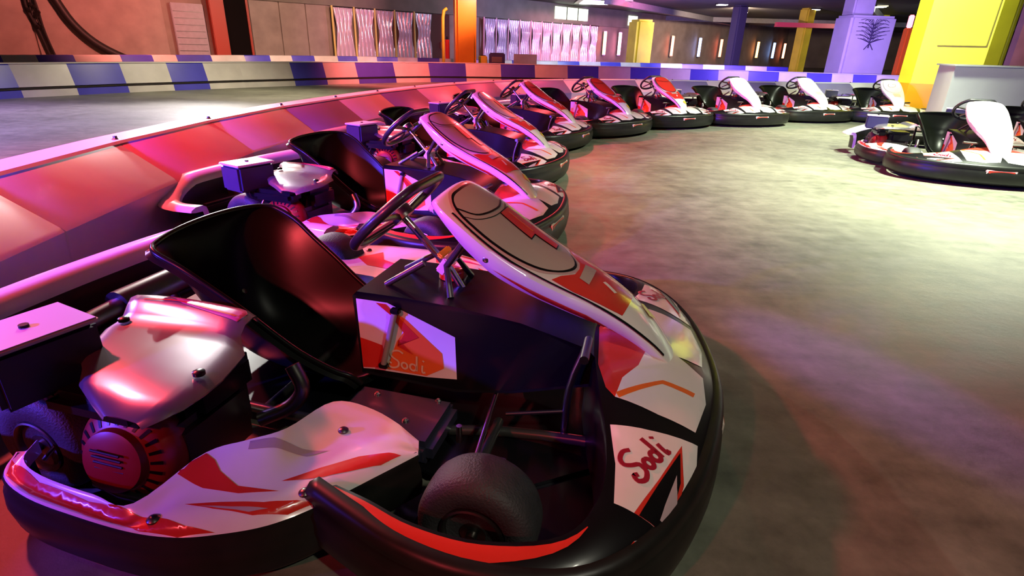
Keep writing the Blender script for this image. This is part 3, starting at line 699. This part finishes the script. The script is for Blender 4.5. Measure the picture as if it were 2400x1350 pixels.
# tree pillar
M_VIO = mat('pillar_violet', (.62, .55, .80), .45, noise=.12, nscale=2)
root = empty('painted_pillar', (11.5, 20.5, 0), R(8)); tag(root, 'broad violet pillar painted with a dark bare tree', 'pillar')
m = MB(); m.box((0, .2, 1.16), (1.62, .9, 2.32), M_VIO, bev=.08); m.build('shaft', root)
m = MB(); m.box((-.2, .4, 2.85), (.75, .6, 1.1), M_VIO, bev=.05); m.build('upper_shaft', root)
m = MB(); M_TREE = mat('tree_paint', (.05, .03, .12), .6)
m.tube([(-.02, -.262, 1.35), (0, -.262, 1.7), (-.01, -.262, 2.05)], .022, M_TREE, 6)
for k in range(-4, 5):
    if k == 0: continue
    for j in range(6):
        z0 = 1.5+j*.1; x1 = .15*k*(1-.07*abs(j-2.5))+.03*math.sin(j*2+k); m.tube([(.0, -.262, z0), (x1*.6, -.262, z0+.1+.02*j), (x1, -.262, z0+.16+.03*math.cos(k+j))], .008, M_TREE, 5, smooth=3)
for dx in (-.16, .16): m.tube([(0, -.262, 1.5), (dx*.5, -.262, 1.4), (dx, -.262, 1.3)], .014, M_TREE, 6)
m.build('tree_painting', root)
m = MB(); m.box((13.0, 20.75, 1.0), (.22, .22, 2.0), mat('post_orange', (.9, .16, .02), .4), rot=Matrix.Rotation(.2, 3, 'Z'), bev=.03); m.box((13.0, 20.75, 2.2), (.14, .14, .4), mat('red_lamp', (.8, .1, .1), .3, emit=(1, .15, .2), estr=6), bev=.03)
thing_mesh('lamp_post', m, 'orange post with a red light on top, right of the violet pillar', 'post')
# grey box
m = MB(); c, s_ = math.cos(R(12)), math.sin(R(12))
P = [(6.20, 8.6), (6.66, 9.6), (12.5, 9.9), (12.5, 8.3)]
m.prism(P, 'z', 0, .98, mat('box_grey', (.52, .54, .50), .5, noise=.1, nscale=2)); m.prism([(6.16, 8.56), (6.64, 9.64), (12.55, 9.94), (12.55, 8.26)], 'z', .98, 1.0, MATS['box_grey'])
thing_mesh('equipment_cabinet', m, 'long pale grey box before the big yellow pillar', 'cabinet')
# neon sign on the right wall
m = MB(); M_NEON = mat('sign_pink', (.7, .1, .2), .4, emit=(1, .12, .22), estr=2.0); M_NW = mat('sign_white', (.9, .8, .8), .4, emit=(1, .7, .7), estr=3.5)
m.box((14.6, 16.05, 2.75), (2.6, .1, 1.0), M_NEON, bev=.03)
m.tube([(14.15+.3*math.cos(q), 15.96, 2.7+.32*math.sin(q)) for q in [R(k*30) for k in range(12)]], .06, M_NW, 8, closed=True)
thing_mesh('neon_sign', m, 'glowing pink sign with a white round letter at top right', 'sign')

# ------------------------------------------------------------------ barriers
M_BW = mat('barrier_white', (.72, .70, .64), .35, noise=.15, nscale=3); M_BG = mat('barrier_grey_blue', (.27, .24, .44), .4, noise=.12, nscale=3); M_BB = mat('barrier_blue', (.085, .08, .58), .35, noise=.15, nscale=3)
M_BP = mat('barrier_rose', (.80, .36, .42), .4, noise=.1, nscale=3); M_RUB = mat('rubber_strip', (.02, .018, .015), .5); M_CAP_GLARE = mat('barrier_cap_glare', (.8, .8, .76), .35)
def normals(path):
    out = []
    for i, p in enumerate(path):
        a = path[max(i-1, 0)]; b = path[min(i+1, len(path)-1)]; t = (b-a).normalized(); out.append(Vector((t.y, -t.x)))
    return out
def block(p, q, np_, nq, prof, mt, label, group, bolt=False, strip=None, gap=.006, cap=None):
    mid = (p+q)/2; d = (q-p).normalized(); a = p+d*gap; b = q-d*gap; m = MB()
    def ring(c, n): return [Vector((c.x+n.x*o-mid.x, c.y+n.y*o-mid.y, z)) for o, z in prof]
    def small(c, n, dd):
        cz = sum(z for o, z in prof)/len(prof); co = sum(o for o, z in prof)/len(prof)
        return [Vector((c.x+n.x*(co+(o-co)*.985)-mid.x+dd.x*.008, c.y+n.y*(co+(o-co)*.985)-mid.y+dd.y*.008, max(0, cz+(z-cz)*.985))) for o, z in prof]
    m.loft([small(a, np_, -d), ring(a, np_), ring(b, nq), small(b, nq, d)], mt)
    o = m.build('barrier_block', ang=25, loc=(mid.x, mid.y, 0)); tag(o, label, 'barrier block', group)
    if strip:
        m = MB()
        R2 = lambda c, n: [Vector((c.x+n.x*oo-mid.x, c.y+n.y*oo-mid.y, z)) for oo, z in strip]
        m.loft([R2(a, np_), R2(b, nq)], M_RUB); m.build('rubber_strip', o, ang=25)
    if cap:
        m = MB(); R2 = lambda c, n: [Vector((c.x+n.x*oo-mid.x, c.y+n.y*oo-mid.y, z)) for oo, z in cap]
        m.loft([R2(p, np_), R2(q, nq)], M_CAP_GLARE); m.build('top_cap_glare', o, ang=25)
    if bolt:
        m = MB(); c = a-np_*.05; m.lathe([(0, 0), (.022, 0), (.022, .012), (.012, .018), (.010, .03), (0, .03)], (c.x-mid.x+d.x*.05, c.y-mid.y+d.y*.05, prof_top(prof)), (0, 0, 1), M_DMETAL, 12)
        m.build('bolt', o)
def prof_top(prof): return max(z for o, z in prof)
def ordn(i):
    w = ['first', 'second', 'third', 'fourth', 'fifth', 'sixth', 'seventh', 'eighth', 'ninth', 'tenth', 'eleventh', 'twelfth', 'thirteenth', 'fourteenth', 'fifteenth', 'sixteenth', 'seventeenth', 'eighteenth', 'nineteenth', 'twentieth']
    if i < 20: return w[i]
    return ['twenty-first', 'twenty-second', 'twenty-third', 'twenty-fourth', 'twenty-fifth', 'twenty-sixth', 'twenty-seventh', 'twenty-eighth', 'twenty-ninth', 'thirtieth'][i-20]
NB = [(-1.75, -.75), (-1.95, .25), (-2.08, 1.22), (-2.16, 2.2), (-2.22, 3.16), (-2.21, 4.16), (-2.10, 5.22), (-1.90, 6.18), (-1.68, 7.13), (-1.40, 8.1), (-.98, 9.2), (-.42, 10.15), (.22, 10.93), (.86, 11.43), (1.60, 11.88), (2.4, 12.28),
      (3.2, 12.52), (4.0, 12.70), (4.8, 12.90), (5.65, 13.15), (6.65, 13.45), (7.65, 13.80), (8.6, 14.05)]
# block colours: 0 white, 1 rose, 2 blue
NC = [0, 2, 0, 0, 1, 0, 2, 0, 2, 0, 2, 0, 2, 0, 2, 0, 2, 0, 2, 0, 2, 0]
profN = [(-.44, 0), (-.44, .30), (-.19, .5), (0, .5), (.27, .31), (.285, .29), (.26, 0)]
path = [Vector(p) for p in NB]; nm = normals(path); cn = ['white', 'rose', 'blue']
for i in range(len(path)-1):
    block(path[i], path[i+1], nm[i], nm[i+1], profN, [M_BW, M_BP, M_BG][NC[i]], f'{["white", "rose", "grey-blue"][NC[i]]} sloped block of the barrier behind the parked karts, {ordn(i)} from the near end', 'blocks of the near curved barrier', bolt=True, cap=[(-.19, .5), (-.19, .512), (.0, .512), (.012, .498)])  # white cap here paints the lamp glare on the flat block tops
F1 = [(-9.8, 7.5), (-9.5, 8.55), (-9.13, 9.48), (-8.87, 10.35), (-8.45, 11.14), (-8.02, 11.98), (-7.52, 12.74), (-7.08, 13.39), (-6.6, 14.1), (-5.80, 15.15), (-5.23, 15.97), (-4.57, 16.7), (-3.71, 17.67), (-2.78, 18.44), (-1.68, 18.92), (-.58, 19.25), (.52, 19.5),
      (1.6, 19.73), (2.64, 19.9), (3.72, 20.0), (4.71, 19.99), (5.69, 19.9), (6.58, 19.78), (7.54, 19.72), (8.52, 19.68), (9.41, 19.64), (10.2, 19.57), (10.84, 19.48), (11.54, 19.38), (12.26, 19.32), (12.92, 19.29), (13.59, 19.26), (14.3, 19.2), (15.1, 19.15)]
C1 = [0, 2, 2, 0, 2, 0, 2, 0, 0, 2, 0, 2, 0, 2, 0, 2, 0, 2, 0, 2, 0, 2, 0, 2, 0, 2, 0, 2, 0, 2, 0, 2, 0]
C1 = [2, 0, 2, 0, 2, 0, 2, 0, 0, 2, 0, 2, 0, 2, 0, 2, 0, 2, 0, 2, 0, 2, 0, 2, 0, 2, 0, 2, 0, 2, 0, 2, 0]
profF = [(-.30, 0), (-.22, .55), (0, .55), (.02, .53), (.13, .17), (.10, .165), (.10, .12), (.16, .12), (.18, 0)]
capF = [(-.22, .55), (-.22, .565), (.01, .565), (.025, .55)]; stF = [(.10, .125), (.10, .16), (.15, .155), (.15, .13)]
path = [Vector(p) for p in F1]; nm = normals(path)
for i in range(len(path)-1):
    c = C1[i]; block(path[i], path[i+1], nm[i], nm[i+1], profF, [M_BW, M_BP, M_BB][c], f'{cn[c]} block of the barrier across the track, {ordn(i) if i < 30 else "near the far right end"}{" from the left" if i < 30 else ""}', 'blocks of the barrier across the track', strip=stF, cap=capF, gap=.003)
S1 = [(-13.2, 12.7), (-12.7, 13.65), (-12.42, 14.35), (-12.13, 15.05), (-11.79, 15.87), (-11.32, 17.03), (-10.95, 17.92), (-10.62, 18.6), (-10.1, 19.7), (-9.5, 20.8), (-8.95, 21.6), (-8.43, 22.3), (-7.83, 23.0), (-7.14, 23.7), (-6.5, 24.2), (-5.8, 24.6), (-5.0, 24.9), (-4.2, 25.05), (-3.3, 25.1), (-2.3, 25.1)]
x, y = -2.3, 25.1
for k in range(15): x += 1.0; y = 25.1+max(0, (x+1.5))*.45-max(0, x-6)*.45; S1.append((x, y))
path = [Vector(p) for p in S1]; nm = normals(path)
for i in range(len(path)-1):
    c = 2 if i % 2 else 0; block(path[i], path[i+1], nm[i], nm[i+1], profF, [M_BW, M_BP, M_BB][c], f'{cn[c]} block of the farthest barrier below the foil curtains, {ordn(i) if i < 30 else "toward its right end, "+ordn(i-30)}', 'blocks of the farthest barrier', gap=.003)

# ------------------------------------------------------------------ far hall
def beam(a, b, w=.35, h=.3, label='', nm_='ceiling_beam'):
    a = Vector(a); b = Vector(b); mid = (a+b)/2; d = b-a; m = MB()
    m.box((0, 0, 0), (d.length, w, h), mat('beam_paint', (.22, .22, .26), .6, noise=.2), rot=Matrix.Rotation(math.atan2(d.y, d.x), 3, 'Z'), bev=.01)
    o = m.build(nm_, loc=mid); tag(o, label, 'beam'); return o
beam((4.2, 30.4, 3.25), (19, 52, 3.25), label='blue-lit ceiling beam running away above the yellow pillar')
beam((14, 26, 3.25), (30, 50, 3.25), label='ceiling beam running away right of the violet pillar')
beam((8, 44, 3.25), (36, 44, 3.25), label='cross beam far back under the ceiling')
M_LAMP = mat('lamp_glow', (1, 1, 1), .3, emit=(1, .97, .9), estr=14)
def clight(x, y, lab, sz=.45):
    root = empty('ceiling_light', (x, y, 3.4)); tag(root, lab, 'ceiling light', 'ceiling lights of the far hall')
    m = MB(); m.box((0, 0, -.03), (sz*1.25, sz*1.25, .06), M_DMETAL, bev=.01); m.build('housing', root)
    m = MB(); m.box((0, 0, -.07), (sz, sz, .03), M_LAMP, bev=.005); m.build('diffuser', root)
clight(4.3, 33.0, 'large square floodlight on the ceiling above the foil curtains', 2.2)
for x, y, l in [(10.28, 32, 'round ceiling light nearest the top edge, left of the violet pillar'), (13.3, 37.4, 'ceiling light below and right of the topmost one'), (15.7, 33.5, 'faint ceiling light above the violet pillar left side'), (17.4, 30.5, 'ceiling light just right of the violet pillar top'),
                (34, 54, 'tiny far ceiling light between violet pillar and big yellow pillar'), (30, 44, 'small far ceiling light left of the big yellow pillar')]: clight(x, y, l)
def tube_lamp(loc, col, lab, h=1.0):
    m = MB(); m.tube([(0, 0, -h/2), (0, 0, h/2)], .10, mat('tube_%d%d%d' % tuple(int(c*9) for c in col), (.5, .5, .5), .3, emit=col, estr=9), 12)
    m.box((0, .08, 0), (.2, .05, h+.1), M_DMETAL)
    o = m.build('tube_lamp', loc=loc); tag(o, lab, 'wall lamp', 'upright tube lamps on the far wall')
for s_, col, lab in [(18.4, (1, .25, .12), 'first red tube lamp right of the foil curtains'), (20.0, (1, .3, .5), 'pink tube lamp left of the slim yellow pillar'), (26.5, (1, .15, .08), 'red tube lamp right of the slim yellow pillar'), (30.5, (.3, .4, 1), 'blue tube lamp between two red ones'), (34, (1, .15, .08), 'red tube lamp right of the blue one'),
                     (41, (1, .35, .1), 'orange tube lamp farther back'), (44.5, (.2, .4, 1), 'blue tube lamp farther back'), (47, (1, .3, .2), 'red tube lamp at the far corner')]:
    tube_lamp(wpt(s_, 1.45, .3), col, lab, 1.3)
for x, y, mt, lab in [(11.6, 33, mat('pillar_dark', (.05, .045, .08), .6), 'dark violet pillar in the far hall left of the red pillars'), (15.4, 33.5, M_PY, 'far yellow pillar with a red-lit side'), (17.6, 32.5, M_PO, 'far orange pillar between yellow pillar and violet pillar'), (21.5, 37, M_PY, 'small far yellow pillar just left of the violet pillar')]:
    pillar('hall_pillar', (x, y, 0), .6, .6, .4, 3.4, mt, lab)
m = MB(); m.box((15.3, 33, 2.55), (3.4, .3, .22), mat('red_beam', (.8, .1, .1), .4)); thing_mesh('cross_bar', m, 'red horizontal bar between the far pillars', 'beam')
# things standing behind the second barrier
m = MB(); m.box((0, 0, .42), (.62, .4, .84), mat('crate_navy', (.02, .02, .10), .5), bev=.04); m.box((0, -.21, .6), (.4, .02, .2), M_DMETAL); thing_mesh('equipment_crate', m, 'dark blue crate right of the orange pillar', 'crate', loc=(-.85, 23.6, 0))
m = MB(); m.box((0, 0, .36), (.34, .3, .72), M_YEL, bev=.03); m.box((0, 0, .73), (.2, .2, .03), M_BLACK); thing_mesh('equipment_crate', m, 'small yellow crate beside the dark blue crate', 'crate', loc=(-1.4, 23.6, 0))
m = MB(); m.box((0, 0, .42), (.9, .06, .8), M_WALLP, bev=.01); m.box((0, .1, .1), (.8, .3, .2), M_DMETAL); thing_mesh('notice_board', m, 'beige board standing right of the dark blue crate', 'board', loc=(.25, 23.6, 0))
spot((-1.0, 21.0, 3.3), (-5.6, 28.3, 1.2), (1, .35, .55), 1200, 75, .8, .2)
spot((4.0, 25.0, 3.3), (1.0, 33.6, 1.2), VIO, 1600, 85, .8, .2)
spot((7.5, 29.0, 3.3), (3.4, 36.6, 1.2), (1, .2, .35), 3000, 85, .8, .2)
spot((-9.5, 16.5, 3.3), (-13.5, 19.2, 1.2), (1, .22, .18), 1700, 110, .8, .2)
spot((-5.0, 19.5, 3.3), (-9.2, 23.4, 1.0), (1, .55, .42), 1500, 95, .8, .2)
spot((-5.5, 17.5, 3.3), (-6.5, 18.5, 0), WHT, 600, 120, .8, .2)
spot((10.0, 13.5, .6), (10.5, 24, 3.4), VIO, 1600, 120, .8, .2)
spot((6.0, 10.3, 3.3), (8.2, 12.0, 1.6), WHT, 1300, 100, .8, .15)
spot((8.0, 26.0, .8), (12, 36, 3.4), VIO, 3500, 130, .8, .2)
spot((6.0, 22.5, 3.3), (4.0, 26.5, .4), (.6, .75, 1), 1800, 130, .8, .2)
spot((12.0, 34.0, 3.3), (16.0, 44.0, 1.5), (1, .7, .45), 6000, 130, .9, .3)  # fill light added for the far hall, as is the next spot
spot((20.0, 26.0, 3.3), (24.0, 36.0, 1.0), (.8, .8, .6), 3000, 130, .9, .3)
spot((14.2, 13.0, 3.2), (15.0, 16.2, 1.4), (1, .45, .35), 300, 110, .8, .2)
